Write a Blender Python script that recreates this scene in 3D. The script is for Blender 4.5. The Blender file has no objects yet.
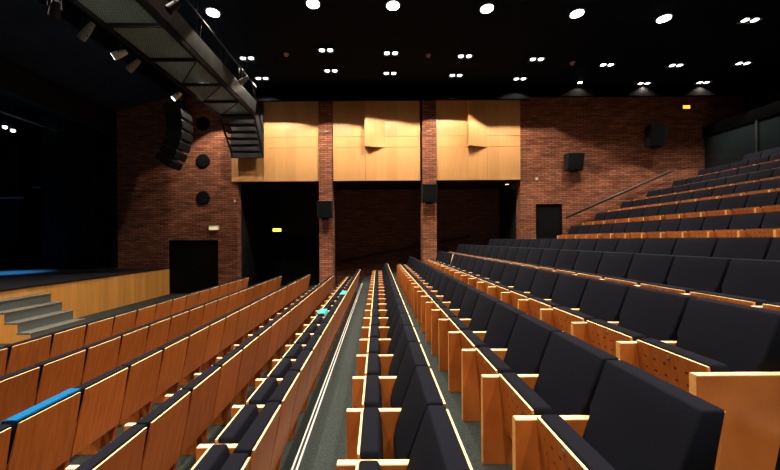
import bpy, bmesh, math, random
from mathutils import Vector, Matrix
random.seed(7)
sc = bpy.context.scene
COL = sc.collection
CAMZ = 2.12
F = 347.0
PX, PY = 378.0, 240.0
ROLL = math.radians(0.4)

def at(x, y, d):
    """point of the place seen at pixel (x, y) at distance d down the hall"""
    dx, dy = x - PX, y - PY
    rx = dx * math.cos(ROLL) - dy * math.sin(ROLL)
    ry = dx * math.sin(ROLL) + dy * math.cos(ROLL)
    return Vector((rx * d / F, d, CAMZ - ry * d / F))

# ------------------------------------------------------------------ materials
def nodes_of(name):
    m = bpy.data.materials.new(name)
    m.use_nodes = True
    nt = m.node_tree
    return m, nt, nt.nodes['Principled BSDF']

def N(nt, kind, **kw):
    n = nt.nodes.new(kind)
    for k, v in kw.items():
        if k in n.inputs.keys() if hasattr(n.inputs, 'keys') else False:
            n.inputs[k].default_value = v
        else:
            setattr(n, k, v)
    return n

def setin(n, **kw):
    for k, v in kw.items():
        n.inputs[k.replace('_', ' ')].default_value = v
    return n

def ramp(nt, fac, stops):
    r = nt.nodes.new('ShaderNodeValToRGB')
    el = r.color_ramp.elements
    while len(el) > 1:
        el.remove(el[-1])
    el[0].position = stops[0][0]; el[0].color = (*stops[0][1], 1)
    for p, c in stops[1:]:
        e = el.new(p); e.color = (*c, 1)
    nt.links.new(fac, r.inputs[0])
    return r

def mapped(nt, scale):
    tc = nt.nodes.new('ShaderNodeTexCoord')
    mp = nt.nodes.new('ShaderNodeMapping')
    mp.inputs['Scale'].default_value = scale
    nt.links.new(tc.outputs['Object'], mp.inputs[0])
    return mp.outputs[0]

def noise_mat(name, c0, c1, scale=(1, 1, 1), ns=10.0, rough=0.6, spec=0.5, detail=4, bump=0.0, metal=0.0, rand=0.0):
    m, nt, b = nodes_of(name)
    v = mapped(nt, scale)
    if rand:
        oi = nt.nodes.new('ShaderNodeObjectInfo')
        vm = nt.nodes.new('ShaderNodeVectorMath'); vm.operation = 'ADD'
        mul = nt.nodes.new('ShaderNodeMath'); mul.operation = 'MULTIPLY'; mul.inputs[1].default_value = 37
        nt.links.new(oi.outputs['Random'], mul.inputs[0])
        nt.links.new(v, vm.inputs[0]); nt.links.new(mul.outputs[0], vm.inputs[1])
        v = vm.outputs[0]
    t = nt.nodes.new('ShaderNodeTexNoise')
    t.inputs['Scale'].default_value = ns; t.inputs['Detail'].default_value = detail
    nt.links.new(v, t.inputs['Vector'])
    r = ramp(nt, t.outputs['Fac'], [(0.3, c0), (0.7, c1)])
    out = r.outputs[0]
    if rand:
        mx = nt.nodes.new('ShaderNodeHueSaturation')
        mr = nt.nodes.new('ShaderNodeMapRange')
        mr.inputs['To Min'].default_value = 1 - rand; mr.inputs['To Max'].default_value = 1 + rand
        nt.links.new(oi.outputs['Random'], mr.inputs['Value'])
        nt.links.new(mr.outputs[0], mx.inputs['Value'])
        nt.links.new(out, mx.inputs['Color'])
        out = mx.outputs[0]
    nt.links.new(out, b.inputs['Base Color'])
    b.inputs['Roughness'].default_value = rough
    b.inputs['Specular IOR Level'].default_value = spec
    b.inputs['Metallic'].default_value = metal
    if bump:
        bp = nt.nodes.new('ShaderNodeBump'); bp.inputs['Strength'].default_value = bump
        bp.inputs['Distance'].default_value = 0.01
        nt.links.new(t.outputs['Fac'], bp.inputs['Height'])
        nt.links.new(bp.outputs[0], b.inputs['Normal'])
    return m

def emit(name, col, s):
    m, nt, b = nodes_of(name)
    b.inputs['Base Color'].default_value = (*col, 1)
    b.inputs['Emission Color'].default_value = (*col, 1)
    b.inputs['Emission Strength'].default_value = s
    return m

def brick_mat(name, c1, c2, mortar):
    m, nt, b = nodes_of(name)
    tc = nt.nodes.new('ShaderNodeTexCoord')
    sp = nt.nodes.new('ShaderNodeSeparateXYZ'); nt.links.new(tc.outputs['Object'], sp.inputs[0])
    ad = nt.nodes.new('ShaderNodeMath'); nt.links.new(sp.outputs[0], ad.inputs[0]); nt.links.new(sp.outputs[1], ad.inputs[1])
    cb = nt.nodes.new('ShaderNodeCombineXYZ'); nt.links.new(ad.outputs[0], cb.inputs[0]); nt.links.new(sp.outputs[2], cb.inputs[1])
    bt = nt.nodes.new('ShaderNodeTexBrick')
    bt.inputs['Scale'].default_value = 1.0
    bt.inputs['Brick Width'].default_value = 0.29
    bt.inputs['Row Height'].default_value = 0.075
    bt.inputs['Mortar Size'].default_value = 0.011
    bt.inputs['Mortar Smooth'].default_value = 0.2
    bt.inputs['Bias'].default_value = -0.1
    bt.inputs['Color1'].default_value = (*c1, 1); bt.inputs['Color2'].default_value = (*c2, 1)
    bt.inputs['Mortar'].default_value = (*mortar, 1)
    nt.links.new(cb.outputs[0], bt.inputs['Vector'])
    ns = nt.nodes.new('ShaderNodeTexNoise'); ns.inputs['Scale'].default_value = 1.0; ns.inputs['Detail'].default_value = 5
    mp = nt.nodes.new('ShaderNodeMapping'); mp.inputs['Scale'].default_value = (1.5, 9, 1)
    nt.links.new(cb.outputs[0], mp.inputs[0]); nt.links.new(mp.outputs[0], ns.inputs['Vector'])
    r = ramp(nt, ns.outputs['Fac'], [(0.3, (0.5, 0.5, 0.5)), (0.7, (1.35, 1.3, 1.25))])
    mx = nt.nodes.new('ShaderNodeMix'); mx.data_type = 'RGBA'; mx.blend_type = 'MULTIPLY'; mx.inputs[0].default_value = 1
    nt.links.new(bt.outputs['Color'], mx.inputs[6]); nt.links.new(r.outputs[0], mx.inputs[7])
    nt.links.new(mx.outputs[2], b.inputs['Base Color'])
    b.inputs['Roughness'].default_value = 0.85
    bp = nt.nodes.new('ShaderNodeBump'); bp.inputs['Strength'].default_value = 0.8; bp.inputs['Distance'].default_value = 0.012
    bp.invert = True
    nt.links.new(bt.outputs['Fac'], bp.inputs['Height']); nt.links.new(bp.outputs[0], b.inputs['Normal'])
    return m

def wall_wood(name, axis, width, c0, c1, grain=22):
    """pale veneer whose boards differ a little in tone"""
    m, nt, b = nodes_of(name)
    tc = nt.nodes.new('ShaderNodeTexCoord')
    sp = nt.nodes.new('ShaderNodeSeparateXYZ'); nt.links.new(tc.outputs['Object'], sp.inputs[0])
    d = nt.nodes.new('ShaderNodeMath'); d.operation = 'DIVIDE'; d.inputs[1].default_value = width
    nt.links.new(sp.outputs[axis], d.inputs[0])
    fl = nt.nodes.new('ShaderNodeMath'); fl.operation = 'FLOOR'; nt.links.new(d.outputs[0], fl.inputs[0])
    wn = nt.nodes.new('ShaderNodeTexWhiteNoise'); wn.noise_dimensions = '1D'; nt.links.new(fl.outputs[0], wn.inputs['W'])
    mp = nt.nodes.new('ShaderNodeMapping'); mp.inputs['Scale'].default_value = (grain, grain, 1.2)
    nt.links.new(tc.outputs['Object'], mp.inputs[0])
    ns = nt.nodes.new('ShaderNodeTexNoise'); ns.inputs['Scale'].default_value = 1; ns.inputs['Detail'].default_value = 4
    nt.links.new(mp.outputs[0], ns.inputs['Vector'])
    a = nt.nodes.new('ShaderNodeMath'); a.operation = 'MULTIPLY_ADD'; a.inputs[1].default_value = 0.35
    nt.links.new(wn.outputs['Value'], a.inputs[0])
    a2 = nt.nodes.new('ShaderNodeMath'); a2.operation = 'MULTIPLY'; a2.inputs[1].default_value = 0.75
    nt.links.new(ns.outputs['Fac'], a2.inputs[0]); nt.links.new(a2.outputs[0], a.inputs[2])
    r = ramp(nt, a.outputs[0], [(0.25, c0), (0.75, c1)])
    nt.links.new(r.outputs[0], b.inputs['Base Color'])
    b.inputs['Roughness'].default_value = 0.45
    return m

M = {}
M['veneer'] = noise_mat('cherry_veneer', (0.34, 0.09, 0.015), (0.52, 0.158, 0.028), (1.5, 14, 1.2), 3.0, 0.38, 0.5, rand=0.13)
M['lipping'] = noise_mat('golden_edge_strip', (0.66, 0.33, 0.085), (0.80, 0.43, 0.13), (8, 8, 8), 3.0, 0.5)
M['edge'] = noise_mat('pale_toplit_ply_edge', (0.88, 0.60, 0.27), (0.95, 0.72, 0.40), (8, 8, 8), 3.0, 0.5)  # pale plywood, with the strong overhead light also put into the colour
M['fabric'] = noise_mat('black_wool', (0.0048, 0.0054, 0.0095), (0.008, 0.009, 0.0155), (1, 1, 1), 260, 0.95, 0.06, bump=0.25)
M['blue'] = noise_mat('blue_cloth', (0.0, 0.08, 0.24), (0.0, 0.11, 0.30), (1, 1, 1), 90, 0.9, 0.1)
M['teal'] = noise_mat('turquoise_cloth', (0.02, 0.42, 0.34), (0.03, 0.52, 0.42), (1, 1, 1), 60, 0.8)
M['carpet'] = noise_mat('grey_green_carpet', (0.022, 0.029, 0.029), (0.048, 0.060, 0.058), (1, 1, 1), 70, 0.95, 0.1, bump=0.4)
M['nosing'] = noise_mat('aluminium_nosing', (0.7, 0.7, 0.68), (0.8, 0.8, 0.78), (1, 1, 1), 30, 0.45)
M['black'] = noise_mat('matt_black_paint', (0.006, 0.006, 0.007), (0.010, 0.010, 0.012), (1, 1, 1), 4, 0.7, 0.3)
M['ceiling'] = noise_mat('ceiling_black', (0.0022, 0.004, 0.0085), (0.0035, 0.006, 0.012), (1, 1, 1), 1.5, 0.9, 0.05)
M['door'] = noise_mat('black_door_paint', (0.004, 0.004, 0.0045), (0.006, 0.006, 0.007), (1, 1, 1), 3, 0.7, 0.1)
M['speaker'] = noise_mat('black_speaker_grille', (0.004, 0.005, 0.006), (0.008, 0.009, 0.011), (1, 1, 1), 60, 0.8, 0.15)
M['speaker_case'] = noise_mat('speaker_casing', (0.010, 0.011, 0.013), (0.016, 0.017, 0.019), (1, 1, 1), 8, 0.6)
M['curtain'] = noise_mat('black_drape', (0.004, 0.005, 0.007), (0.009, 0.010, 0.013), (12, 12, 0.5), 1.0, 0.95, 0.1)
M['brick'] = brick_mat('red_brick', (0.50, 0.175, 0.085), (0.25, 0.08, 0.042), (0.07, 0.035, 0.024))
M['brick_shaded'] = brick_mat('shade_darkened_brick', (0.26, 0.10, 0.065), (0.17, 0.062, 0.04), (0.06, 0.033, 0.024))  # darkened brick: the shade of the recess is put into its colour
M['panel'] = wall_wood('maple_wall_veneer', 0, 0.42, (0.66, 0.325, 0.11), (0.80, 0.42, 0.165))
M['stagewood'] = wall_wood('oak_stage_front', 1, 0.19, (0.70, 0.31, 0.065), (0.90, 0.42, 0.10))
M['stagefloor'] = noise_mat('black_stage_floor', (0.010, 0.012, 0.016), (0.016, 0.018, 0.024), (1, 1, 1), 2, 0.4)
M['stepcarpet'] = noise_mat('grey_step_carpet', (0.11, 0.125, 0.12), (0.16, 0.175, 0.17), (1, 1, 1), 80, 0.95, 0.1)
M['steel'] = noise_mat('black_steel', (0.006, 0.007, 0.008), (0.011, 0.012, 0.013), (1, 1, 1), 8, 0.6, 0.2)
M['greysteel'] = noise_mat('grey_steel', (0.16, 0.17, 0.17), (0.24, 0.25, 0.25), (1, 1, 1), 8, 0.5)
M['chrome'] = noise_mat('satin_chrome', (0.5, 0.5, 0.5), (0.6, 0.6, 0.6), (1, 1, 1), 8, 0.3, metal=0.9)
M['white'] = noise_mat('white_plastic', (0.72, 0.68, 0.60), (0.78, 0.74, 0.66), (1, 1, 1), 8, 0.5)
M['red'] = noise_mat('red_plastic', (0.35, 0.02, 0.02), (0.45, 0.03, 0.03), (1, 1, 1), 8, 0.5)
M['lamp'] = emit('lamp_glass', (1.0, 0.95, 0.88), 5)
M['lamp_big'] = emit('lamp_glass_bright', (1.0, 0.95, 0.88), 9)
M['lens_lit'] = emit('lit_lens', (0.9, 1.0, 0.98), 5)
M['railwood'] = noise_mat('dark_brown_rail', (.035, .016, .012), (.05, .024, .018), (1, 1, 1), 6, .5)
M['exit'] = emit('exit_sign_glow', (1.0, 0.62, 0.08), 2.5)
M['orange'] = emit('orange_sign_glow', (1.0, 0.32, 0.02), 2.5)

# glass of the control room
m, nt, b = nodes_of('dark_glass')
b.inputs['Base Color'].default_value = (0.02, 0.03, 0.035, 1)
b.inputs['Roughness'].default_value = 0.08
b.inputs['Transmission Weight'].default_value = 0.6
M['glass'] = m

# holes drilled in the underside board of the folding seats
m = M['veneer'].copy(); m.name = 'perforated_veneer'
nt = m.node_tree; b = nt.nodes['Principled BSDF']
src = b.inputs['Base Color'].links[0].from_socket
tc = nt.nodes.new('ShaderNodeTexCoord')
sp = nt.nodes.new('ShaderNodeSeparateXYZ'); nt.links.new(tc.outputs['Object'], sp.inputs[0])
def mth(op, a, bb=None):
    n = nt.nodes.new('ShaderNodeMath'); n.operation = op
    for i, v in enumerate((a, bb)):
        if v is None: continue
        if isinstance(v, (int, float)): n.inputs[i].default_value = v
        else: nt.links.new(v, n.inputs[i])
    return n.outputs[0]
def cell(s, step):
    q = mth('DIVIDE', s, step)
    f = mth('FRACT', q)
    return mth('MULTIPLY', mth('SUBTRACT', f, 0.5), step)
cy = cell(sp.outputs[1], 0.075); cz = cell(sp.outputs[2], 0.07)
dd = mth('ADD', mth('MULTIPLY', cy, cy), mth('MULTIPLY', mth('MULTIPLY', cz, cz), 2.2))
hole = mth('LESS_THAN', dd, 0.0105 ** 2)
inz = mth('MULTIPLY', mth('LESS_THAN', sp.outputs[2], 0.585), mth('LESS_THAN', mth('ABSOLUTE', sp.outputs[1]), 0.19))
hole = mth('MULTIPLY', hole, inz)
mx = nt.nodes.new('ShaderNodeMix'); mx.data_type = 'RGBA'
nt.links.new(hole, mx.inputs[0]); nt.links.new(src, mx.inputs[6]); mx.inputs[7].default_value = (0.03, 0.008, 0.004, 1)
nt.links.new(mx.outputs[2], b.inputs['Base Color'])
M['perforated'] = m

# expanded metal of the catwalk, with real holes through it
m, nt, b = nodes_of('expanded_metal')
tc = nt.nodes.new('ShaderNodeTexCoord')
sp = nt.nodes.new('ShaderNodeSeparateXYZ'); nt.links.new(tc.outputs['Object'], sp.inputs[0])
u = mth('ADD', sp.outputs[0], mth('MULTIPLY', sp.outputs[1], 0.55)); v_ = mth('SUBTRACT', mth('ADD', sp.outputs[0], sp.outputs[2]), mth('MULTIPLY', sp.outputs[1], 0.55))
a1 = mth('ABSOLUTE', cell(u, 0.05)); a2 = mth('ABSOLUTE', cell(v_, 0.05))
wire = mth('GREATER_THAN', mth('MAXIMUM', a1, a2), 0.0125)
nt.links.new(wire, b.inputs['Alpha'])
b.inputs['Base Color'].default_value = (0.24, 0.33, 0.34, 1); b.inputs['Roughness'].default_value = 0.5
M['mesh'] = m

# ------------------------------------------------------------------ mesh helpers
def box(bm, x0, x1, y0, y1, z0, z1, mi=0, mat=None):
    r = bmesh.ops.create_cube(bm, size=1)
    vs = r['verts']
    for v in vs:
        v.co = Vector((x0 + (v.co.x + .5) * (x1 - x0), y0 + (v.co.y + .5) * (y1 - y0), z0 + (v.co.z + .5) * (z1 - z0)))
        if mat: v.co = mat @ v.co
    for f in {f for v in vs for f in v.link_faces}: f.material_index = mi
    return vs

def bevel_all(bm, w, seg=2):
    bmesh.ops.bevel(bm, geom=list(bm.edges), offset=w, segments=seg, profile=0.5, affect='EDGES')

def prism(bm, pts, y0, y1, mi=0):
    """polygon in x,z swept along y"""
    a = [bm.verts.new((p[0], y0, p[1])) for p in pts]
    c = [bm.verts.new((p[0], y1, p[1])) for p in pts]
    fs = [bm.faces.new(a), bm.faces.new(c[::-1])]
    for i in range(len(pts)):
        j = (i + 1) % len(pts)
        fs.append(bm.faces.new((a[j], a[i], c[i], c[j])))
    for f in fs: f.material_index = mi
    bmesh.ops.recalc_face_normals(bm, faces=fs)
    return fs

def tube(bm, p, q, r, seg=10, mi=0, r2=None):
    p, q = Vector(p), Vector(q)
    d = q - p
    mat = Matrix.Translation((p + q) / 2) @ d.to_track_quat('Z', 'Y').to_matrix().to_4x4()
    res = bmesh.ops.create_cone(bm, cap_ends=True, segments=seg, radius1=r, radius2=r if r2 is None else r2, depth=d.length, matrix=mat)
    for f in {f for v in res['verts'] for f in v.link_faces}: f.material_index = mi

def obj(name, bm, mats, parent=None, smooth=False, loc=None):
    me = bpy.data.meshes.new(name)
    bm.to_mesh(me); bm.free()
    for mm in (mats if isinstance(mats, (list, tuple)) else [mats]): me.materials.append(mm)
    if smooth:
        for f in me.polygons: f.use_smooth = True
    o = bpy.data.objects.new(name, me); COL.objects.link(o)
    if parent: o.parent = parent
    if loc is not None: o.location = loc
    return o

def BM(): return bmesh.new()

def tag(o, label, cat, group=None):
    o['label'] = label; o['category'] = cat
    if group: o['group'] = group
    return o

def thing(name, loc, label, cat, group=None, rotz=0):
    o = bpy.data.objects.new(name, None); COL.objects.link(o)
    o.location = loc; o.rotation_euler = (0, 0, rotz); o.empty_display_size = .1
    return tag(o, label, cat, group)

def struct(name, bm, mats, label=None, parent=None):
    o = obj(name, bm, mats, parent)
    if parent is None:
        o['kind'] = 'structure'
        if label: o['label'] = label
    return o

def copy_tree(o, parent=None):
    c = o.copy(); COL.objects.link(c)
    c.parent = parent
    for ch in KIDS.get(o.name, []):
        copy_tree(ch, c)
    return c
KIDS = {}
def remember(o):
    KIDS[o.name] = [c for c in bpy.data.objects if c.parent == o]
    for c in KIDS[o.name]: remember(c)

ORD = ['first', 'second', 'third', 'fourth', 'fifth', 'sixth', 'seventh', 'eighth', 'ninth', 'tenth', 'eleventh', 'twelfth',
       'thirteenth', 'fourteenth', 'fifteenth', 'sixteenth', 'seventeenth', 'eighteenth', 'nineteenth', 'twentieth',
       'twenty-first', 'twenty-second', 'twenty-third', 'twenty-fourth']

# ------------------------------------------------------------------ the hall
P = 0.55
SH = 0.88
# rows: back-edge x, floor z, distance of the near end, seats
ROWS = [(-4.40, 0.0, 0.85, 20), (-3.40, 0.0, 1.31, 20), (-2.49, 0.0, 1.28, 21), (-1.565, 0.0, 1.27, 20), (-0.64, 0.174, 1.21, 21),
        (0.35, 0.397, 1.23, 21), (1.26, 0.62, 1.23, 21), (2.17, 0.842, 1.77, 18), (3.08, 1.06, 1.84, 20), (4.05, 1.24, 2.38, 18)]
UPPER = [(6.80 + .89 * i, z, 0, 0) for i, z in enumerate((1.674, 2.115, 2.487, 2.858, 3.206, 3.58, 3.94))]
WY = 14.0      # front of the brick wall
CEIL = CAMZ + 5.86

# stepped floor
prof = [(-10.9, 0.0)]
for i in range(4, 10):
    ex = ROWS[i - 1][0] - .02
    prof += [(ex, ROWS[i - 1][1]), (ex, ROWS[i][1])]
prof += [(5.75, 1.24), (5.75, UPPER[0][1])]
for i in range(1, 7):
    ex = UPPER[i - 1][0] - .02
    prof += [(ex, UPPER[i - 1][1]), (ex, UPPER[i][1])]
prof += [(16.2, UPPER[6][1]), (16.2, -0.4), (-10.9, -0.4)]
bm = BM(); prism(bm, prof, -4.0, 16.6)
struct('floor', bm, M['carpet'], 'grey carpeted auditorium floor rising in steps')

# metal nosings on the step edges
k = 0
for i in (5, 8):
    k += 1
    ex = ROWS[i - 1][0] - .02; z = ROWS[i][1]
    bm = BM()
    box(bm, ex - .004, ex + .008, -2, 13.9, z - .006, z + .006)
    box(bm, ex + .030, ex + .044, -2, 13.9, z - .002, z + .006)
    struct('trim_%d' % k, bm, M['nosing'], 'twin bright metal strips along the carpeted step edge')

bm = BM(); box(bm, -10.9, 16.2, -4, 16.6, CEIL, CEIL + .2)
struct('ceiling', bm, M['ceiling'])

# brick walls of the far side
def wall_with_door(name, x0, x1, z0, z1, y0, y1, dx0, dx1, dz1, mat, dz0=None):
    bm = BM()
    box(bm, x0, dx0, y0, y1, z0, z1); box(bm, dx1, x1, y0, y1, z0, z1); box(bm, dx0, dx1, y0, y1, dz1, z1)
    if dz0 is not None: box(bm, dx0, dx1, y0, y1, z0, dz0)
    return struct(name, bm, mat)
XP = lambda x, d=WY: (x - PX) * d / F
wall_with_door('wall_far_stage_side', -10.5, XP(237.5), 0, CEIL, WY, WY + .4, XP(168.5), XP(218), 2.16, M['brick'])
wall_with_door('wall_far_seating_side', XP(521), 14.8, 0.5, CEIL, WY, WY + .45, XP(536), XP(562.5), 3.52, M['brick'], 1.2)

def double_door(name, x0, x1, z0, z1, y, n, label):
    bm = BM()
    t = .05
    box(bm, x0, x0 + t, y + .02, y + .12, z0, z1); box(bm, x1 - t, x1, y + .02, y + .12, z0, z1); box(bm, x0 + t, x1 - t, y + .02, y + .12, z1 - t, z1)
    fr = struct(name, bm, M['door'], label)
    w = (x1 - x0 - 2 * t) / n
    for i in range(n):
        bm = BM(); box(bm, x0 + t + i * w + .004, x0 + t + (i + 1) * w - .004, y + .05, y + .1, z0 + .01, z1 - t - .005)
        lf = obj('door_leaf', bm, M['door'], fr)
        bm = BM(); hx = x0 + t + (i + (0.94 if i == 0 else 0.06)) * w
        tube(bm, (hx, y + .03, z0 + .95), (hx, y + .03, z0 + 1.15), .012, 8)
        obj('door_handle', bm, M['steel'], lf)
    return fr
double_door('door_1', XP(168.5), XP(218), 0, 2.16, WY, 2, 'black double door in the brick wall beside the stage')
double_door('door_2', XP(536), XP(562.5), 1.3, 3.52, WY, 1, 'black door in the brick wall below the handrail')

# brick pillars between the bays
for i, (a, b_) in enumerate(((319.3, 332.6), (423, 436.8))):
    bm = BM(); box(bm, XP(a, 13.88), XP(b_, 13.88), 13.88, 14.62, -.1, CEIL)
    struct('wall_pillar_%d' % (i + 1), bm, M['brick'], 'slim red brick pillar between wooden wall panels')

# recess behind the bays
bm = BM(); box(bm, XP(237.5), XP(521), 14.06, 16.5, 4.52, 4.62)
struct('ceiling_recess', bm, M['black'])
bm = BM(); box(bm, XP(237.5) - .4, -2.4, 16.5, 16.7, 0, 4.6)
struct('wall_recess_stage_side', bm, M['black'])
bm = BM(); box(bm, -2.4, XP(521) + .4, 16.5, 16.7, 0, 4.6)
struct('wall_recess_back', bm, M['brick_shaded'])
bm = BM(); box(bm, XP(237.5) - .4, XP(237.5), WY + .4, 16.7, 0, CEIL); box(bm, XP(521), XP(521) + .4, WY + .45, 16.7, .5, CEIL)
struct('wall_recess_sides', bm, M['black'])
bm = BM(); box(bm, XP(237.5), XP(521), 14.4, 14.5, 4.62, CEIL)
struct('wall_above_recess', bm, M['black'])
double_door('door_3', -5.4, -2.9, 0, 2.35, 16.38, 2, 'black double exit door at the back of the dark recess')
double_door('door_4', XP(506, 16.4), XP(518, 16.4), 1.2, 4.3, 16.38, 1, 'tall black door in the recess beside brick wall')

# wooden wall panels
def bay(x0, x1, splits, flap, label):
    t = thing('acoustic_wall_panel', ((x0 + x1) / 2, 13.98, 4.50), label, 'wall panel', 'maple panels above the recess')
    ox = (x0 + x1) / 2
    g = .006
    xs = [x0] + splits + [x1]
    zs = [4.50, 5.84, 6.28, 7.83]
    for i in range(len(xs) - 1):
        for j in range(3):
            bm = BM(); box(bm, xs[i] - ox + g, xs[i + 1] - ox - g, -.04, .02, zs[j] - 4.5 + g, zs[j + 1] - 4.5 - g)
            obj('board', bm, M['panel'], t)
    bm = BM(); box(bm, x0 - ox + .01, x1 - ox - .01, .022, .06, .01, 3.3)
    obj('backing_frame', bm, M['black'], t)
    if flap:
        a, c, = flap
        bm = BM()
        pts = [(a - ox, -.045), (c - ox, -.045), (a - ox, -.33)]
        lo = [bm.verts.new((p[0], p[1], 1.33)) for p in pts]; hi = [bm.verts.new((p[0], p[1], 3.4)) for p in pts]
        bm.faces.new(lo); bm.faces.new(hi[::-1])
        for i in range(3):
            j = (i + 1) % 3; bm.faces.new((lo[i], lo[j], hi[j], hi[i]))
        bmesh.ops.recalc_face_normals(bm, faces=list(bm.faces))
        obj('angled_flap', bm, M['panel'], t)
bay(XP(232.5), XP(319, 13.88), [XP(264)], None, 'pale wooden wall panel above black recess, without any angled flap')
bay(XP(333.3, 13.88), XP(421, 13.88), [-.49], (-.49, .315), 'pale wooden wall panel with an angled flap, between the two brick pillars')
bay(XP(437.3, 13.88), XP(520.5), [3.6, 4.41], (3.6, 4.41), 'pale wooden wall panel with angled flap, beside the plain brick wall')

# black baffles added under the ceiling to cut the lamps' light off the wall top
bm = BM(); box(bm, -5.85, 5.8, 13.1, 13.2, CEIL - .57, CEIL)
M['velvet'] = noise_mat('light_absorbing_black', (.0012, .0012, .0014), (.002, .002, .0022), (1, 1, 1), 3, 1.0, 0.0)
struct('ceiling_added_baffle_over_panels', bm, M['velvet'])
bm = BM(); box(bm, 5.8, 14.78, 13.15, 13.25, CEIL - .46, CEIL)
struct('ceiling_added_baffle_over_seating', bm, M['velvet'])
# rear wall and side walls that close the room
bm = BM(); box(bm, 14.8, 15.0, -4, 16.6, 3.5, CEIL)
struct('wall_rear', bm, M['black'])
bm = BM(); box(bm, -22, 16.2, -4.2, -4.0, -.4, CEIL)
struct('wall_near', bm, M['black'])

# control room: low block with a glass front above the last rows
cx0 = 13.1
bm = BM()
box(bm, cx0, cx0 + .15, -3.9, WY - .02, 3.95, 4.75); box(bm, cx0, 14.78, -3.9, WY - .02, CAMZ + 4.25, CAMZ + 4.45)
box(bm, cx0, cx0 + .15, -3.9, WY - .02, CAMZ + 4.05, CAMZ + 4.25)
struct('wall_control_room', bm, M['velvet'])
k = 0
for i in range(6):
    y1 = WY - .04 - i * 2.0; y0 = y1 - 2.0
    k += 1
    bm = BM(); box(bm, cx0, cx0 + .12, y0, y0 + .07, 4.76, CAMZ + 4.04)
    w = struct('window_%d' % k, bm, M['steel'], 'dark control room window behind the upper seats')
    bm = BM(); box(bm, cx0 + .05, cx0 + .06, y0 + .08, y1 - .01, 4.76, CAMZ + 4.04)
    obj('pane', bm, M['glass'], w)

# ------------------------------------------------------------------ stage
bm = BM(); box(bm, -8.48, -8.42, -3.9, WY - .01, 0, 1.03)
struct('wall_stage_front', bm, M['stagewood'], 'golden wooden front of the stage')
bm = BM(); box(bm, -22, -8.40, -3.9, WY - .01, 1.03, 1.07); box(bm, -22, -10.52, WY - .01, 17.5, 1.03, 1.07)
struct('floor_stage', bm, M['stagefloor'], 'black stage floor')
bm = BM(); box(bm, -22, -8.4, 17.5, 17.7, 1.07, CEIL); box(bm, -22.2, -22, -4, 17.7, 0, CEIL); box(bm, -22, -10.5, -4, 17.7, CEIL, CEIL + .1)
struct('wall_stage_back', bm, M['black'])
bm = BM(); box(bm, -10.75, -10.5, WY, 17.5, 1.07, CEIL)
struct('wall_stage_side', bm, M['black'])
bm = BM(); box(bm, -10.8, -10.5, -3.9, WY - .02, CAMZ + 4.3, CAMZ + 5.2)
struct('wall_proscenium_header', bm, M['black'])
bm = BM()   # sloping soffit from header to ceiling
prism(bm, [(-10.8, CAMZ + 5.2), (-8.2, CEIL - .01), (-10.8, CEIL - .01)], -3.9, WY - .02)
struct('ceiling_soffit', bm, noise_mat('blue_black_paint', (0.02, 0.03, 0.055), (0.03, 0.042, 0.07), (1, 1, 1), 1, 0.9, 0.1))

def drape(x0, x1, y, z0, z1, label):
    bm = BM(); n = int((x1 - x0) / .06)
    lo = []; hi = []; lo2 = []; hi2 = []
    for i in range(n + 1):
        x = x0 + (x1 - x0) * i / n; yy = y + .07 * math.sin(i * 1.05) + .02 * math.sin(i * .37)
        lo.append(bm.verts.new((x, yy, z0))); hi.append(bm.verts.new((x, yy, z1)))
        lo2.append(bm.verts.new((x, yy + .02, z0))); hi2.append(bm.verts.new((x, yy + .02, z1)))
    for i in range(n):
        bm.faces.new((lo[i], lo[i + 1], hi[i + 1], hi[i])); bm.faces.new((lo2[i + 1], lo2[i], hi2[i], hi2[i + 1]))
        bm.faces.new((lo[i + 1], lo[i], lo2[i], lo2[i + 1]))
    o = obj('stage_curtain', bm, M['curtain'], smooth=True)
    return tag(o, label, 'curtain')
drape(-13.2, -10.85, 13.6, 1.08, CAMZ + 5.0, 'black pleated stage curtain hanging beside the brick wall')
drape(-19.5, -15.6, 15.2, 1.08, CAMZ + 5.0, 'black stage curtain hanging deeper in the wing')
# bars on the stage
def bar(p, q, r, mat, label, name='lighting_bar'):
    bm = BM(); c = (Vector(p) + Vector(q)) / 2
    tube(bm, Vector(p) - c, Vector(q) - c, r, 10)
    o = obj(name, bm, mat, loc=c, smooth=True); return tag(o, label, 'bar')
bar((-12.2, 10.9, CAMZ + 4.25), (-12.2, 13.3, CAMZ + 4.25), .035, M['greysteel'], 'pale metal lighting bar lit blue above the stage')
bar((-14.9, 15.0, 4.5), (-13.4, 15.0, 4.5), .05, M['greysteel'], 'dim grey bar across the wing above the black curtain')
bar((-16.6, 14.9, 4.05), (-15.2, 14.9, 4.05), .05, M['greysteel'], 'lower dim grey bar deeper inside the dark stage')

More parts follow.
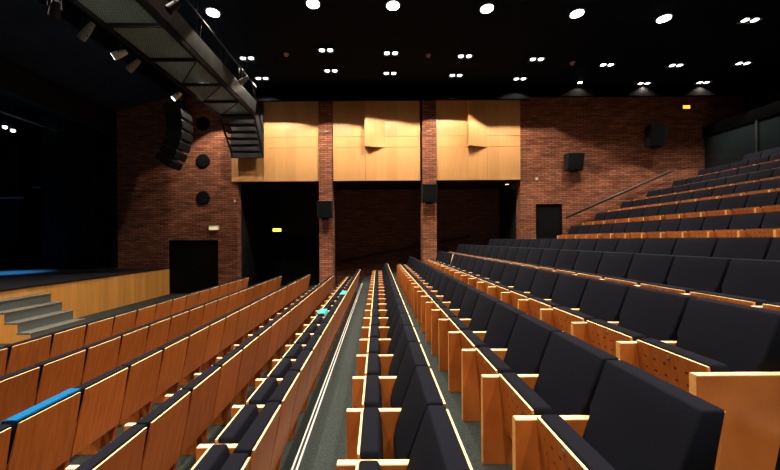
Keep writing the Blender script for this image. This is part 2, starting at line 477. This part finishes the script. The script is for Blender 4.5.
# stage steps
t = thing('stage_steps', (-7.7, 7.95, 0), 'grey carpeted wooden steps leading up to the stage', 'steps')
y0, y1 = 7.28 - 7.95, 8.62 - 7.95
for i in range(4):
    top = 1.07 - .2133 * (i + 1)
    xa = -8.42 + .275 * i; xb = xa + .275
    bm = BM(); box(bm, xa + 7.7 + .002, xb + 7.7, y0, y1, 0, top - .03)
    s = obj('step_block', bm, M['stagewood'], t)
    bm = BM(); box(bm, xa + 7.7 + .002, xb + 7.7 + .012, y0 - .004, y1 + .004, top - .03, top)
    obj('tread', bm, M['stepcarpet'], s)
    bm = BM(); box(bm, xb + 7.7 + .001, xb + 7.7 + .01, y0 + .02, y1 - .0, top - .21, top - .034)
    obj('riser', bm, M['stepcarpet'], s)
    bm = BM(); box(bm, xb + 7.7 + .004, xb + 7.7 + .022, y0 - .004, y1 + .004, top - .012, top + .004)
    obj('nosing', bm, noise_mat('worn_wood_nosing', (.35, .22, .13), (.45, .3, .18), (1, 1, 1), 9, .5) if i == 0 else bpy.data.materials['worn_wood_nosing'], s)

# ------------------------------------------------------------------ theatre seats
LEAN = 0.20
def make_seat(ah=.584):
    t = thing('theatre_seat', (0, 0, 0), 'seat', 'seat')
    hw = P / 2
    # side panel (far side): wooden board from floor to armrest height
    def side_panel(y):
        bm = BM()
        prism(bm, [(-.57, 0), (-.57, ah), (-(SH - ah) * .2 - .019, ah), (-.142, .28), (-.20, 0)], y - .024, y + .024)
        bmesh.ops.bevel(bm, geom=[e for e in bm.edges], offset=.0035, segments=1, affect='EDGES')
        for f in bm.faces:
            f.material_index = 1 if f.normal.z > .9 else (2 if f.normal.x < -.9 else 0)
        return obj('side_panel', bm, [M['veneer'], M['edge'], M['lipping']], t)
    side_panel(hw)
    # back shell, leaning; seen from behind it tapers towards the top above the armrest
    def lx(z, off): return -(SH - z) * LEAN + off
    bm = BM()
    prof = [(.30, .266), (.59, .264), (SH - .013, .247)]
    fr = []; bk = []
    for z, w in prof:
        fr.append([bm.verts.new((lx(z, -.013), -w, z)), bm.verts.new((lx(z, -.013), w, z))])
        bk.append([bm.verts.new((lx(z, 0), -w, z)), bm.verts.new((lx(z, 0), w, z))])
    for i in range(2):
        bm.faces.new((fr[i][0], fr[i][1], fr[i + 1][1], fr[i + 1][0]))
        bm.faces.new((bk[i][1], bk[i][0], bk[i + 1][0], bk[i + 1][1]))
        for s in (0, 1):
            bm.faces.new((fr[i][s], fr[i + 1][s], bk[i + 1][s], bk[i][s]))
    f = bm.faces.new((fr[2][0], fr[2][1], bk[2][1], bk[2][0]))
    bm.faces.new((fr[0][1], fr[0][0], bk[0][0], bk[0][1]))
    bmesh.ops.recalc_face_normals(bm, faces=list(bm.faces))
    bm.normal_update()
    for f in bm.faces:
        f.material_index = 1 if f.normal.z > .7 else 0
    sh = obj('back_shell', bm, [M['veneer'], M['edge']], t)
    # back cushion, narrower where it sits between the side panels
    bm = BM()
    rings = []
    for z, th, w in ((.40, .150, .244), (.50, .150, .245), (.615, .134, .246), (.645, .130, .2635), (.80, .104, .2635), (.882, .090, .2635)):
        a0, a1 = lx(z, -.0145 - th), lx(z, -.0145)
        rings.append([bm.verts.new((a0, -w, z)), bm.verts.new((a0, w, z)), bm.verts.new((a1, w, z)), bm.verts.new((a1, -w, z))])
    bm.faces.new(rings[0]); bm.faces.new(rings[-1])
    for q in range(len(rings) - 1):
        for c in range(4):
            bm.faces.new((rings[q][c], rings[q][(c + 1) % 4], rings[q + 1][(c + 1) % 4], rings[q + 1][c]))
    bmesh.ops.recalc_face_normals(bm, faces=list(bm.faces))
    sharp = [e for e in bm.edges if e.calc_face_angle(0) > 1.2]
    bmesh.ops.bevel(bm, geom=sharp, offset=.011, segments=3, affect='EDGES', profile=.5)
    obj('back_cushion', bm, M['fabric'], t, smooth=True)
    # folded-up seat: board outside, cushion inside
    pl = .13
    dz = ah - .612
    def px(z, off): return -.468 + (.64 - z + dz) * pl + off
    bm = BM()
    prism(bm, [(px(.22, 0), .22), (px(.635 + dz, 0), .635 + dz), (px(.635 + dz, .013), .635 + dz), (px(.22, .013), .22)], -.247, .247)
    for f in bm.faces:
        f.material_index = 1 if f.normal.z > .7 else 0
    pan = obj('folding_seat', bm, [M['perforated'], M['edge']], t)
    bm = BM()
    prism(bm, [(px(.24, .0145), .24), (px(.648 + dz, .0145), .648 + dz), (px(.648 + dz, .115), .648 + dz), (px(.56 + dz, .125), .56 + dz), (px(.36, .11), .36), (px(.24, .075), .24)], -.245, .245)
    sharp = [e for e in bm.edges if e.calc_face_angle(0) > .5]
    bmesh.ops.bevel(bm, geom=sharp, offset=.017, segments=3, affect='EDGES', profile=.5)
    obj('seat_cushion', bm, M['fabric'], pan, smooth=True)
    bm = BM(); tube(bm, (px(.605 + dz, 0), 0, .605 + dz), (px(.605 + dz, -.003), 0, .605 + dz), .013, 12)
    obj('number_disc', bm, M['chrome'], pan)
    # pivot bar and bracket under the seat
    bm = BM(); tube(bm, (-.375, -.249, .30), (-.375, .249, .30), .014, 8)
    obj('pivot_bar', bm, M['steel'], t)
    return t
proto = make_seat()
remember(proto)
proto_up = make_seat(.562)
remember(proto_up)
proto_top = make_seat(.605)
remember(proto_top)
# the end seat also has a panel on its near side
def end_panel(o):
    src = [c for c in bpy.data.objects if c.parent == o and c.name.startswith('side_panel')][0]
    e = src.copy(); COL.objects.link(e); e.parent = o; e.location = (0, -P, 0)
ROWNAME = ['first row from the stage', 'second row from the stage', 'third row from the stage', 'fourth row from the stage',
           'fifth row from the stage', 'sixth row from the stage', 'seventh row from the stage', 'eighth row from the stage',
           'ninth row from the stage', 'tenth row from the stage']
UPNAME = ['first raised row above the cross aisle', 'second raised row above the cross aisle', 'third raised row above the cross aisle',
          'fourth raised row above the cross aisle', 'fifth raised row above the cross aisle', 'sixth raised row above the cross aisle',
          'topmost raised row by the control room']
used = set()
SEATS = {}
def place(x, y, z, label, group, end=False, pr=None):
    pr = pr or proto
    if pr.name in used: o = copy_tree(pr)
    else: o = pr; used.add(pr.name)
    o.location = (x, y, z)
    o['label'] = label; o['category'] = 'seat'; o['group'] = group
    ENDS.extend([o] if end else [])
    return o
ENDS = []
def visible_from(x, z, y):   # whether a seat there can reach the frame
    return y > .3 and abs(x) < (abs(402 if x > 0 else 378) + 25) * (y + .5) / F
for r, (x, z, ystart, n) in enumerate(ROWS):
    n0 = None
    ys = [ystart + P / 2 + P * k for k in range(n)]
    if r == 7:
        ys = [y if k < 14 else y + .14 for k, y in enumerate(ys)]
    vis = [y for y in ys if visible_from(x - .3, z, y)]
    for k, y in enumerate(vis):
        idx = len(vis) - 1 - k
        SEATS[(r, idx)] = (x, y, z)
        place(x, y, z, 'black cushioned seat, %s from the brick wall, in the %s' % (ORD[idx], ROWNAME[r]), 'seats of the ' + ROWNAME[r],
              end=(k == 0))
for r, (x, z, _, _) in enumerate(UPPER):
    far = 12.05 if r < 6 else 11.4
    phase = 12.05 - P * 30
    ys = [far - P * (k + .5) for k in range(22)]
    vis = [y for y in ys if visible_from(x - .3, z, y)]
    for idx, y in enumerate(vis):
        place(x, y, z, 'black seat, %s from the brick wall, in the %s' % (ORD[idx], UPNAME[r]), 'seats of the ' + UPNAME[r],
              end=(idx == len(vis) - 1), pr=proto_up if r < 2 else proto_top)
for o in ENDS: end_panel(o)

# pale filler board that closes the gap in the eighth row
x, z = ROWS[7][0], ROWS[7][1]
yb = ROWS[7][2] + P * 14 + .07 + .0
bm = BM(); prism(bm, [(-.20, .1), (-.165, .62), (-.11, .87), (-.0, .87), (-.11, .1)], -.040, .064)
o = obj('filler_board', bm, M['edge'], loc=(x, yb, z)); tag(o, 'narrow pale wooden board standing in the gap between seats of the eighth row', 'board')

# coloured covers
def cover(x, y, z, pts, w, mat, label, name='seat_cover'):
    bm = BM(); prism(bm, pts, -w, w)
    sharp = [e for e in bm.edges if e.calc_face_angle(0) > .5]
    bmesh.ops.bevel(bm, geom=sharp, offset=.006, segments=2, affect='EDGES')
    o = obj(name, bm, mat, loc=(x, y, z), smooth=False); tag(o, label, 'cover')
x, z = ROWS[2][0], ROWS[2][1]
yb = ROWS[2][2] + P * 2.5
cover(x, yb, z, [(-.013, .876), (-.013, .893), (-.107, .893), (-.122, .875), (-.146, .81), (-.140, .81), (-.112, .884), (-.02, .884)], .262, M['blue'],
      'bright blue cloth cover over the top of a wooden seat back')
x, z = ROWS[4][0], ROWS[4][1]
yb = ROWS[4][2] + P * 9.5
cover(x, yb, z, [(-.475, .57), (-.475, .638), (-.34, .638), (-.315, .57), (-.325, .57), (-.345, .627), (-.468, .627), (-.468, .57)], .20, M['teal'],
      'turquoise cloth draped over a folded-up seat in the fifth row')
yb = ROWS[4][2] + P * 10.5
cover(x, yb, z, [(-.013, .876), (-.013, .895), (-.111, .895), (-.136, .85), (-.130, .85), (-.111, .885), (-.02, .885)], .23, M['teal'],
      'turquoise cloth lying over the top of a seat back in fifth row')

# ------------------------------------------------------------------ wall fittings
def wall_speaker(px, py, d, w, h, label, tilt=0.12):
    p = at(px, py, d)
    t = thing('wall_speaker', p, label, 'speaker', 'black box speakers on the brick')
    dp = .34
    bm = BM()
    a = [(-w / 2, dp / 2), (w / 2, dp / 2), (w * .5, -dp / 2), (-w * .5, -dp / 2)]
    box(bm, -w / 2, w / 2, -dp / 2, dp / 2, -h / 2, h / 2)
    for v in bm.verts:
        if v.co.z < 0 and v.co.y < 0: v.co.y += .12
    bevel_all(bm, .012, 2)
    obj('cabinet', bm, M['speaker_case'], t)
    bm = BM(); box(bm, -w / 2 + .03, w / 2 - .03, -dp / 2 - .012, -dp / 2 + .012, -h / 2 + .04, h / 2 - .03)
    for v in bm.verts:
        v.co.y += .12 * (1 - (v.co.z + h / 2) / h)
    obj('grille', bm, M['speaker'], t)
    bm = BM(); box(bm, -.06, .06, dp / 2, WY - p.y if d < 13.75 else dp / 2 + .03, -.09, .09)
    obj('bracket', bm, M['steel'], t)
    bm = BM(); tube(bm, (0, .02, -h / 2 - .07), (0, .02, -h / 2 + .005), .12, 14, r2=.17)
    obj('tilt_mount', bm, M['steel'], t)
wall_speaker(325, 209.5, 13.6, .60, .66, 'black box speaker on the brick pillar beside the black recess')
wall_speaker(429.3, 193.5, 13.6, .60, .70, 'black box speaker higher up on the second brick pillar')
wall_speaker(574.3, 162, 13.75, .66, .66, 'black box speaker on the brick wall above the black door')
wall_speaker(656, 136, 13.75, .64, .80, 'taller black box speaker high on brick wall above upper rows')

for py, lab in ((123.5, 'round black wall vent, topmost of three, in unlit brick'), (161, 'round black wall vent, middle one of three in the brick wall'), (198, 'round black wall vent, lowest of three, above the small light')):
    p = at(203, py, WY)
    t = thing('round_wall_vent', (p.x, WY - .016, p.z), lab, 'vent', 'round vents in the brick wall')
    bm = BM(); bmesh.ops.create_cone(bm, cap_ends=True, segments=28, radius1=.29, radius2=.27, depth=.03, matrix=Matrix.Rotation(math.pi / 2, 4, 'X'))
    obj('vent_ring', bm, M['steel'], t)
    bm = BM(); bmesh.ops.create_cone(bm, cap_ends=True, segments=28, radius1=.19, radius2=.24, depth=.03, matrix=Matrix.Translation((0, -.02, 0)) @ Matrix.Rotation(math.pi / 2, 4, 'X'))
    obj('vent_core', bm, M['speaker'], t)

p = at(214.3, 228, WY)
t = thing('emergency_light', (p.x, WY - .04, p.z), 'small pale emergency light box above the black double door', 'light fitting')
bm = BM(); box(bm, -.2, .2, -.03, .04, -.1, .1); bevel_all(bm, .01); obj('housing', bm, M['white'], t)
bm = BM(); box(bm, -.17, .17, -.045, -.031, -.07, .04); obj('diffuser', bm, emit('reflection_glow', (1.0, .8, .5), .6), t)  # faint glow stands in for light reflected by the diffuser
p = at(536.6, 179, WY)
bm = BM(); box(bm, -.055, .055, -.04, 0, -.055, .055); bevel_all(bm, .008)
tag(obj('wall_sensor', bm, M['white'], loc=(p.x, WY, p.z)), 'tiny white sensor box on brick wall above the black door', 'sensor')
p = at(235.5, 201, WY - .02)
bm = BM(); box(bm, -.035, .035, -.04, 0, -.05, .05); bevel_all(bm, .008)
tag(obj('wall_sensor', bm, M['white'], loc=(p.x - .03, WY, p.z)), 'tiny white sensor on the edge of brick beside the black recess', 'sensor')
p = at(234.8, 234, WY)
bm = BM(); box(bm, -.04, .04, -.04, 0, -.06, .06); bevel_all(bm, .008)
tag(obj('fire_alarm_button', bm, M['red'], loc=(p.x, WY, p.z)), 'small red alarm button on brick edge beside the black recess', 'alarm button')
for px_, py_, lab in ((326.5, 131.5, 'small pale cable box on the first brick pillar'), (428.5, 131, 'small pale cable box on the second brick pillar')):  # junction boxes on the pillar faces
    p = at(px_, py_, 13.86)
    bm = BM(); box(bm, -.09, .09, -.03, 0.02, -.03, .03); bevel_all(bm, .006)
    tag(obj('junction_box', bm, M['brick'] if False else noise_mat('dusty_pink_plastic', (.35, .2, .16), (.4, .24, .2), (1, 1, 1), 5, .6), loc=(p.x, 13.86, p.z)), lab, 'box')

# exit signs
def sign(px, py, d, w, h, mat, label, hang=None):
    p = at(px, py, d)
    t = thing('exit_sign', p, label, 'sign')
    bm = BM(); box(bm, -w / 2 - .02, w / 2 + .02, 0, .05, -h / 2 - .02, h / 2 + .02); obj('housing', bm, M['steel'], t)
    bm = BM(); box(bm, -w / 2, w / 2, -.008, 0, -h / 2, h / 2); obj('lit_face', bm, mat, t)
    if hang:
        bm = BM(); tube(bm, (0, .025, h / 2), (0, .025, hang - p.z), .012, 8); obj('hanging_rod', bm, M['steel'], t)
sign(277, 230, 15.9, .38, .14, M['exit'], 'glowing yellow exit sign hanging in the black recess', 4.52)
sign(686.5, 107, 13.93, .28, .13, M['orange'], 'small glowing orange sign high on the dark brick wall')
p = Vector((5.58, 14.95, 4.5))
t = thing('recess_downlight', (p.x, p.y, 4.50), 'small dim yellow lamp in the recess ceiling by brick', 'lamp')
bm = BM(); tube(bm, (0, 0, -.02), (0, 0, .019), .10, 16); obj('lamp_ring', bm, M['steel'], t)
bm = BM(); tube(bm, (0, 0, -.028), (0, 0, -.021), .07, 16); obj('lamp_lens', bm, emit('dim_yellow', (1, .55, .15), 4), t)
# push bars are part of doors: thin red line of the recess door
# handrails
def handrail(p, q, y_wall, label):
    c = (Vector(p) + Vector(q)) / 2
    t = thing('handrail', c, label, 'handrail')
    P0, P1 = Vector(p) - c, Vector(q) - c
    bm = BM(); tube(bm, P0, P1, .05, 10); obj('rail', bm, M['railwood'], t, smooth=True)
    n = 4
    for i in range(n):
        a = P0.lerp(P1, (i + .5) / n)
        bm = BM(); tube(bm, a, a + Vector((0, y_wall - a.y - c.y, -.06)), .012, 8); obj('bracket', bm, M['steel'], t)
handrail(at(566, 217.5, 13.72), at(671, 171, 13.72), WY, 'sloping black handrail on the brick wall beside the upper rows')
handrail(at(340, 261.5, 16.36), at(470, 236.5, 16.36), 16.5, 'sloping handrail on shaded brick at the back of recess')

# ------------------------------------------------------------------ hanging speaker array
t = thing('hanging_speaker_array', (-7.35, 12.9, CAMZ + 3.8), 'curved hanging stack of black speaker cabinets beside the stage', 'speaker')
ang = 0.12; pos = Vector((-.12, 0, 1.12))
NCAB = 7
for i in range(NCAB):
    a = -.30 + .15 * i
    bm = BM()
    pts = [(-.28, -.13), (.30, -.165), (.34, -.1), (.34, .1), (.30, .165), (-.28, .13)]
    prism(bm, pts, -.36, .36)
    bmesh.ops.bevel(bm, geom=[e for e in bm.edges if e.calc_face_angle(0) > .5], offset=.01, segments=1, affect='EDGES')
    R = Matrix.Translation(pos) @ Matrix.Rotation(a, 4, 'Y')
    for v in bm.verts: v.co = R @ v.co
    cb = obj('speaker_cabinet', bm, M['speaker_case'], t)
    bm = BM(); box(bm, .342, .352, -.33, .33, -.12, .12, mat=R); obj('front_grille', bm, M['speaker'], cb)
    step = .335
    down = (Matrix.Rotation(a + .075, 4, 'Y') @ Vector((0, 0, -1, 0))).to_3d()
    pos = pos + down * step
bm = BM(); box(bm, -.3, .25, -.06, .06, 1.33, 1.41); tube(bm, (-.2, 0, 1.4), (-.2, 0, CEIL - CAMZ - 3.8), .015, 8); tube(bm, (.15, 0, 1.4), (.15, 0, CEIL - CAMZ - 3.8), .015, 8)
obj('rigging_frame', bm, M['steel'], t)

# ------------------------------------------------------------------ catwalk
HC = CAMZ + 4.4
CX0, CX1, CY0, CY1 = -5.53, -4.33, 2.0, 12.2
t = thing('lighting_catwalk', ((CX0 + CX1) / 2, 7, HC), 'long suspended lighting catwalk of grey steel mesh', 'catwalk')
ox, oy, oz = t.location
def rel(bm):
    for v in bm.verts: v.co -= Vector((ox, oy, oz))
    return bm
bm = BM(); box(bm, CX0 + .03, CX1 - .03, CY0, CY1, HC + .05, HC + .056); obj('mesh_deck', rel(bm), M['mesh'], t)
for x in (CX0, CX1):
    bm = BM(); box(bm, x - .03, x + .03, CY0, CY1, HC - .04, HC + .1); obj('edge_beam', rel(bm), M['steel'], t)
ys = [12.2, 11.0, 9.8, 8.45, 7.1, 5.6, 4.1]
for y in ys:
    bm = BM(); box(bm, CX0 + .03, CX1 - .03, y - .05, y, HC - .03, HC + .045); obj('cross_beam', rel(bm), M['steel'], t)
for i in range(3):
    ya, yb = ys[i], ys[i + 1]
    bm = BM(); tube(bm, (CX0 + .05, ya - .05, HC - .0), (CX1 - .05, yb, HC - .0), .014, 6); obj('diagonal_brace', rel(bm), M['steel'], t)
# guard rails: outer side leans outward, mesh infill
for side, x in ((1, CX1), (-1, CX0)):
    for zz in (.45, 1.0):
        bm = BM(); tube(bm, (x + side * (.02 + .06 * zz), CY0, HC + zz), (x + side * (.02 + .06 * zz), CY1, HC + zz), .022, 8); obj('guard_rail', rel(bm), M['steel'], t, smooth=True)
    for y in ys:
        bm = BM(); tube(bm, (x, y - .03, HC + .08), (x + side * .08, y - .03, HC + 1.0), .02, 8); obj('rail_post', rel(bm), M['steel'], t)
        bm = BM(); tube(bm, (x, y - .1, HC + .1), (x, y - .1, CEIL), .016, 8); obj('hanger', rel(bm), M['steel'], t)
bm = BM()
n = 20
prev = None
for i in range(n + 1):
    y = CY0 + (CY1 - CY0) * i / n
    a = bm.verts.new((CX1 + .05, y, HC + .1)); c = bm.verts.new((CX1 + .08, y, HC + .50))
    a2 = bm.verts.new((CX1 + .056, y, HC + .1)); c2 = bm.verts.new((CX1 + .086, y, HC + .50))
    if prev:
        bm.faces.new((prev[0], prev[1], c, a)); bm.faces.new((prev[2], a2, c2, prev[3]))
    prev = (a, c, a2, c2)
obj('side_mesh', rel(bm), noise_mat('galvanised_side_mesh', (.03, .035, .036), (.11, .12, .125), (1, 1, 1), 1.6, .45), t)
# stair down from the catwalk to the wall, with black backing
for i in range(6):
    f = i / 5
    y = 12.35 + 1.0 * f; z = HC - .02 - .95 * f
    bm = BM(); box(bm, CX0 + .06 - .1 * f, CX1 - .06 - .1 * f, y - .12, y + .12, z - .02, z + .02); obj('stair_tread', rel(bm), M['black'], t)
for x in (CX0, CX1):
    bm = BM(); tube(bm, (x, 12.2, HC), (x - .1, 13.45, HC - 1.1), .035, 8); tube(bm, (x, 12.2, HC + .9), (x - .1, 13.45, HC - .2), .02, 8)
    obj('stair_stringer', rel(bm), M['steel'], t)
a = at(231, 158, 13.65); c = at(263.5, 158, 13.65)
bm = BM(); box(bm, a.x, c.x, 13.62, 13.7, a.z, CEIL - .02); obj('backing_panel', rel(bm), M['black'], t)

# theatre spotlights
def spotlight(px, py, d, dirv, lens, label, L=.42, body='steel', top=None):
    L *= .72
    p = at(px, py, d)
    t = thing('stage_spotlight', p, label, 'spotlight', 'spotlights hung beside the catwalk')
    dv = Vector(dirv).normalized()
    bm = BM(); tube(bm, -dv * L * .5, -dv * L * .05, .05, 16, r2=.075); tube(bm, -dv * L * .05, dv * L * .5, .075, 16, r2=.085)
    obj('lamp_body', bm, M[body], t, smooth=False)
    bm = BM(); tube(bm, dv * L * .502, dv * L * .52, .072, 16); obj('lens', bm, M[lens], t)
    side = dv.cross(Vector((0, 0, 1))).normalized()
    bm = BM()
    for s in (1, -1):
        tube(bm, side * .095 * s, side * .095 * s + Vector((0, 0, .24)), .012, 6)
    tube(bm, side * .095 + Vector((0, 0, .24)), -side * .095 + Vector((0, 0, .24)), .012, 6)
    tube(bm, (0, 0, .24), (0, 0, (HC + .0 if top is None else top) - p.z + .05), .014, 6)
    obj('yoke', bm, M['steel'], t)
spotlight(55, 8, 6.3, (-.6, .5, -.6), 'glass', 'dark stage spotlight hanging highest in the corner, before the grey ones', body='steel')
spotlight(87, 31, 7.5, (-.7, .2, -.55), 'glass', 'grey stage spotlight hanging above and before the brightly lit one', body='greysteel', L=.6)
spotlight(120, 54, 7.8, (-.75, -.25, -.45), 'lens_lit', 'brightly lit white stage spotlight hanging beside the catwalk mesh', body='white')
spotlight(134, 65, 8.4, (-.7, .1, -.5), 'glass', 'slim grey spotlight hanging just behind the brightly lit one', body='greysteel', L=.5)
spotlight(177, 96, 10.2, (-.5, -.3, -.6), 'lens_lit', 'pale spotlight hanging above the curved speaker stack', body='white', L=.38)
spotlight(244, 80, 10.6, (-.5, -.2, -.5), 'glass', 'brownish spotlight on the audience side of catwalk end', body='greysteel', top=CEIL - .1)
spotlight(174, 6, 6.7, (-.4, -.3, -.6), 'glass', 'dark spotlight with pale cap above the catwalk guard rail', body='steel', top=CEIL - .1)
# stage lamps
for px_, py_, lab in ((5, 127, 'small lit lamp above the dark stage, first of two'), (13, 130.5, 'small lit lamp above the dark stage, second of two')):
    p = at(px_, py_, 12.6)
    t = thing('stage_lamp', p, lab, 'lamp', 'lit lamps above the stage')
    bm = BM(); tube(bm, (0, 0, .03), (0, 0, .25), .09, 12, r2=.05); obj('lamp_body', bm, M['steel'], t)
    bm = BM(); bmesh.ops.create_uvsphere(bm, u_segments=12, v_segments=8, radius=.07); obj('bulb', bm, M['lens_lit'], t, smooth=True)
    bm = BM(); tube(bm, (0, 0, .24), (0, 0, CEIL - p.z), .012, 6); obj('hanger', bm, M['steel'], t)

# ------------------------------------------------------------------ ceiling lights
LAMP_COL = (1.0, 0.86, 0.68)
def add_spot(loc, power, size=112, blend=.12, radius=.05, parent=None, color=LAMP_COL, rot=(0, 0, 0)):
    L = bpy.data.lights.new('lamp_light', 'SPOT'); L.energy = power; L.color = color
    L.spot_size = math.radians(size); L.spot_blend = blend; L.shadow_soft_size = radius
    o = bpy.data.objects.new('lamp_light', L); COL.objects.link(o)
    o.location = loc; o.rotation_euler = rot
    if parent: o.parent = parent
    return o
def downlight(x, y, kind, label, group, power, cone=84):
    t = thing('ceiling_downlight', (x, y, CEIL), label, 'downlight', group)
    z = 0
    if kind == 'twin':
        bm = BM(); w, h, dp = .26, .14, .05
        box(bm, -w, w, -h, -h + .02, -dp, 0); box(bm, -w, w, h - .02, h, -dp, 0); box(bm, -w, -w + .02, -h, h, -dp, 0); box(bm, w - .02, w, -h, h, -dp, 0); box(bm, -.012, .012, -h, h, -dp, 0)
        obj('housing', bm, M['steel'], t)
        for s in (-1, 1):
            bm = BM(); tube(bm, (s * .128, 0, -.035), (s * .128, 0, -.012), .082, 16); obj('lamp_lens', bm, M['lamp'], t)
    else:
        bm = BM(); tube(bm, (0, 0, -.06), (0, 0, 0), .19, 24, r2=.22); obj('housing', bm, M['steel'], t)
        bm = BM(); tube(bm, (0, 0, -.085), (0, 0, -.062), .155, 24); obj('lamp_lens', bm, M['lamp_big'], t)
    add_spot((0, 0, -.12), power, size=cone, parent=t)
    return t
def on_ceiling(px, py):
    dx, dy = px - PX, py - PY
    ry = dx * math.sin(ROLL) + dy * math.cos(ROLL); rx = dx * math.cos(ROLL) - dy * math.sin(ROLL)
    d = (CEIL - CAMZ - .05) * F / -ry
    return rx * d / F, d
PW = 500
rowA = [(213, 12), (313, 3), (393, 5), (487, 8), (577, 13), (664, 18), (750, 21)]
rowB = [(247, 59), (326, 51), (391, 54), (465, 57), (537, 60), (607, 65.5), (676, 66), (743, 64)]
rowC = [(262, 79), (331, 71.5), (390, 74), (456, 76), (520, 79.5), (644, 84), (703, 83)]
for i, (a, b_) in enumerate(rowA):
    x, y = on_ceiling(a, b_)
    last = i == len(rowA) - 1
    downlight(x, y, 'twin' if last else 'round', ('flat twin ceiling lamp above the upper rows beside the round ones' if last else
              'large bright round ceiling lamp, %s from the catwalk' % ORD[i]), 'third line of ceiling lamps from the brick wall', PW * 1.15)
for i, (a, b_) in enumerate(rowB):
    x, y = on_ceiling(a, b_)
    downlight(x, y, 'twin', 'small twin ceiling lamp, %s from the catwalk in the middle line' % ORD[i], 'middle line of twin ceiling lamps', PW * (1 if x < 5 else .8), 80)
for i, (a, b_) in enumerate(rowC):
    x, y = on_ceiling(a, b_)
    downlight(x, y, 'twin', 'small twin ceiling lamp, %s from the catwalk in line by the wall' % ORD[i], 'line of twin ceiling lamps by the brick wall', PW * (.9 if x < 5 else .65), 126)
x, y = on_ceiling(580, 83)
downlight(x, y, 'round', 'single small round ceiling lamp among the twin lamps by the wall', 'line of twin ceiling lamps by the brick wall', PW * .5, 126).scale = (.5, .5, .5)
downlight(-6.35, 12.85, 'twin', 'added unseen twin lamp above the catwalk end stair, brightening the brick', 'line of twin ceiling lamps by the brick wall', PW * .7, 84)  # added lamp, hidden by the catwalk, to brighten the stage-side brick
# lines above and behind the camera's place
for j, y in enumerate((6.3, 4.2, 2.1, 0.0, -2.1)):
    for i in range(8):
        downlight(-6.9 + 2.4 * i, y, 'twin', 'twin ceiling lamp, %s from the catwalk in the %s line over the seats' % (ORD[i], ORD[j]), 'ceiling lamps over the front seats', PW * (2.2 if i == 0 else .85))  # stage-side column is added, with extra power, to brighten the stage front

for px_, py_, lab in ((286.3, 55.5, 'small pinkish smoke detector on black ceiling, first from the catwalk'), (428.3, 56.5, 'small pinkish smoke detector on black ceiling, second from the catwalk'), (572.5, 64, 'small pinkish smoke detector on black ceiling, third from the catwalk')):
    x, y = on_ceiling(px_, py_)
    bm = BM(); tube(bm, (0, 0, -.07), (0, 0, 0), .05, 14, r2=.08)
    tag(obj('smoke_detector', bm, noise_mat('pinkish_plastic', (.45, .3, .27), (.5, .34, .3), (1, 1, 1), 5, .6), loc=(x, y, CEIL)), lab, 'smoke detector', 'smoke detectors')

# blue stage light
add_spot((-13.0, 12.0, CAMZ + 4.0), 12000, size=34, blend=1, radius=.08, color=(.05, .45, 1.0))
add_spot((-16.5, 12.2, CAMZ + 4.0), 14000, size=40, blend=.9, radius=.08, color=(.15, .55, 1.0))
L = add_spot((-12.9, 11.6, CAMZ + 3.4), 25, size=120, blend=.9, radius=.05, color=(.3, .6, 1.0), rot=(math.radians(160), 0, 0))

# ------------------------------------------------------------------ world, camera
w = bpy.data.worlds.new('hall_dark'); sc.world = w; w.use_nodes = True
w.node_tree.nodes['Background'].inputs[0].default_value = (.25, .35, .5, 1)
w.node_tree.nodes['Background'].inputs[1].default_value = .01
cam = bpy.data.cameras.new('camera'); co = bpy.data.objects.new('camera', cam); COL.objects.link(co)
cam.sensor_width = 36; cam.lens = F * 36 / 780
cam.shift_x = (390 - PX) / 780; cam.shift_y = -(235 - PY) / 780
co.location = (0, 0, CAMZ)
co.rotation_euler = (math.radians(90), 0, 0)
co.rotation_mode = 'XYZ'
co.matrix_world = Matrix.Translation((0, 0, CAMZ)) @ Matrix.Rotation(math.radians(90), 4, 'X') @ Matrix.Rotation(-ROLL, 4, 'Z')
cam.clip_start = .05; cam.clip_end = 100
sc.camera = co
sc.view_settings.view_transform = 'Standard'; sc.view_settings.look = 'None'; sc.view_settings.gamma = 1
sc.view_settings.use_curve_mapping = False
sc.view_settings.exposure = 0.12
sc.cycles.use_denoising = True
sc.cycles.max_bounces = 6
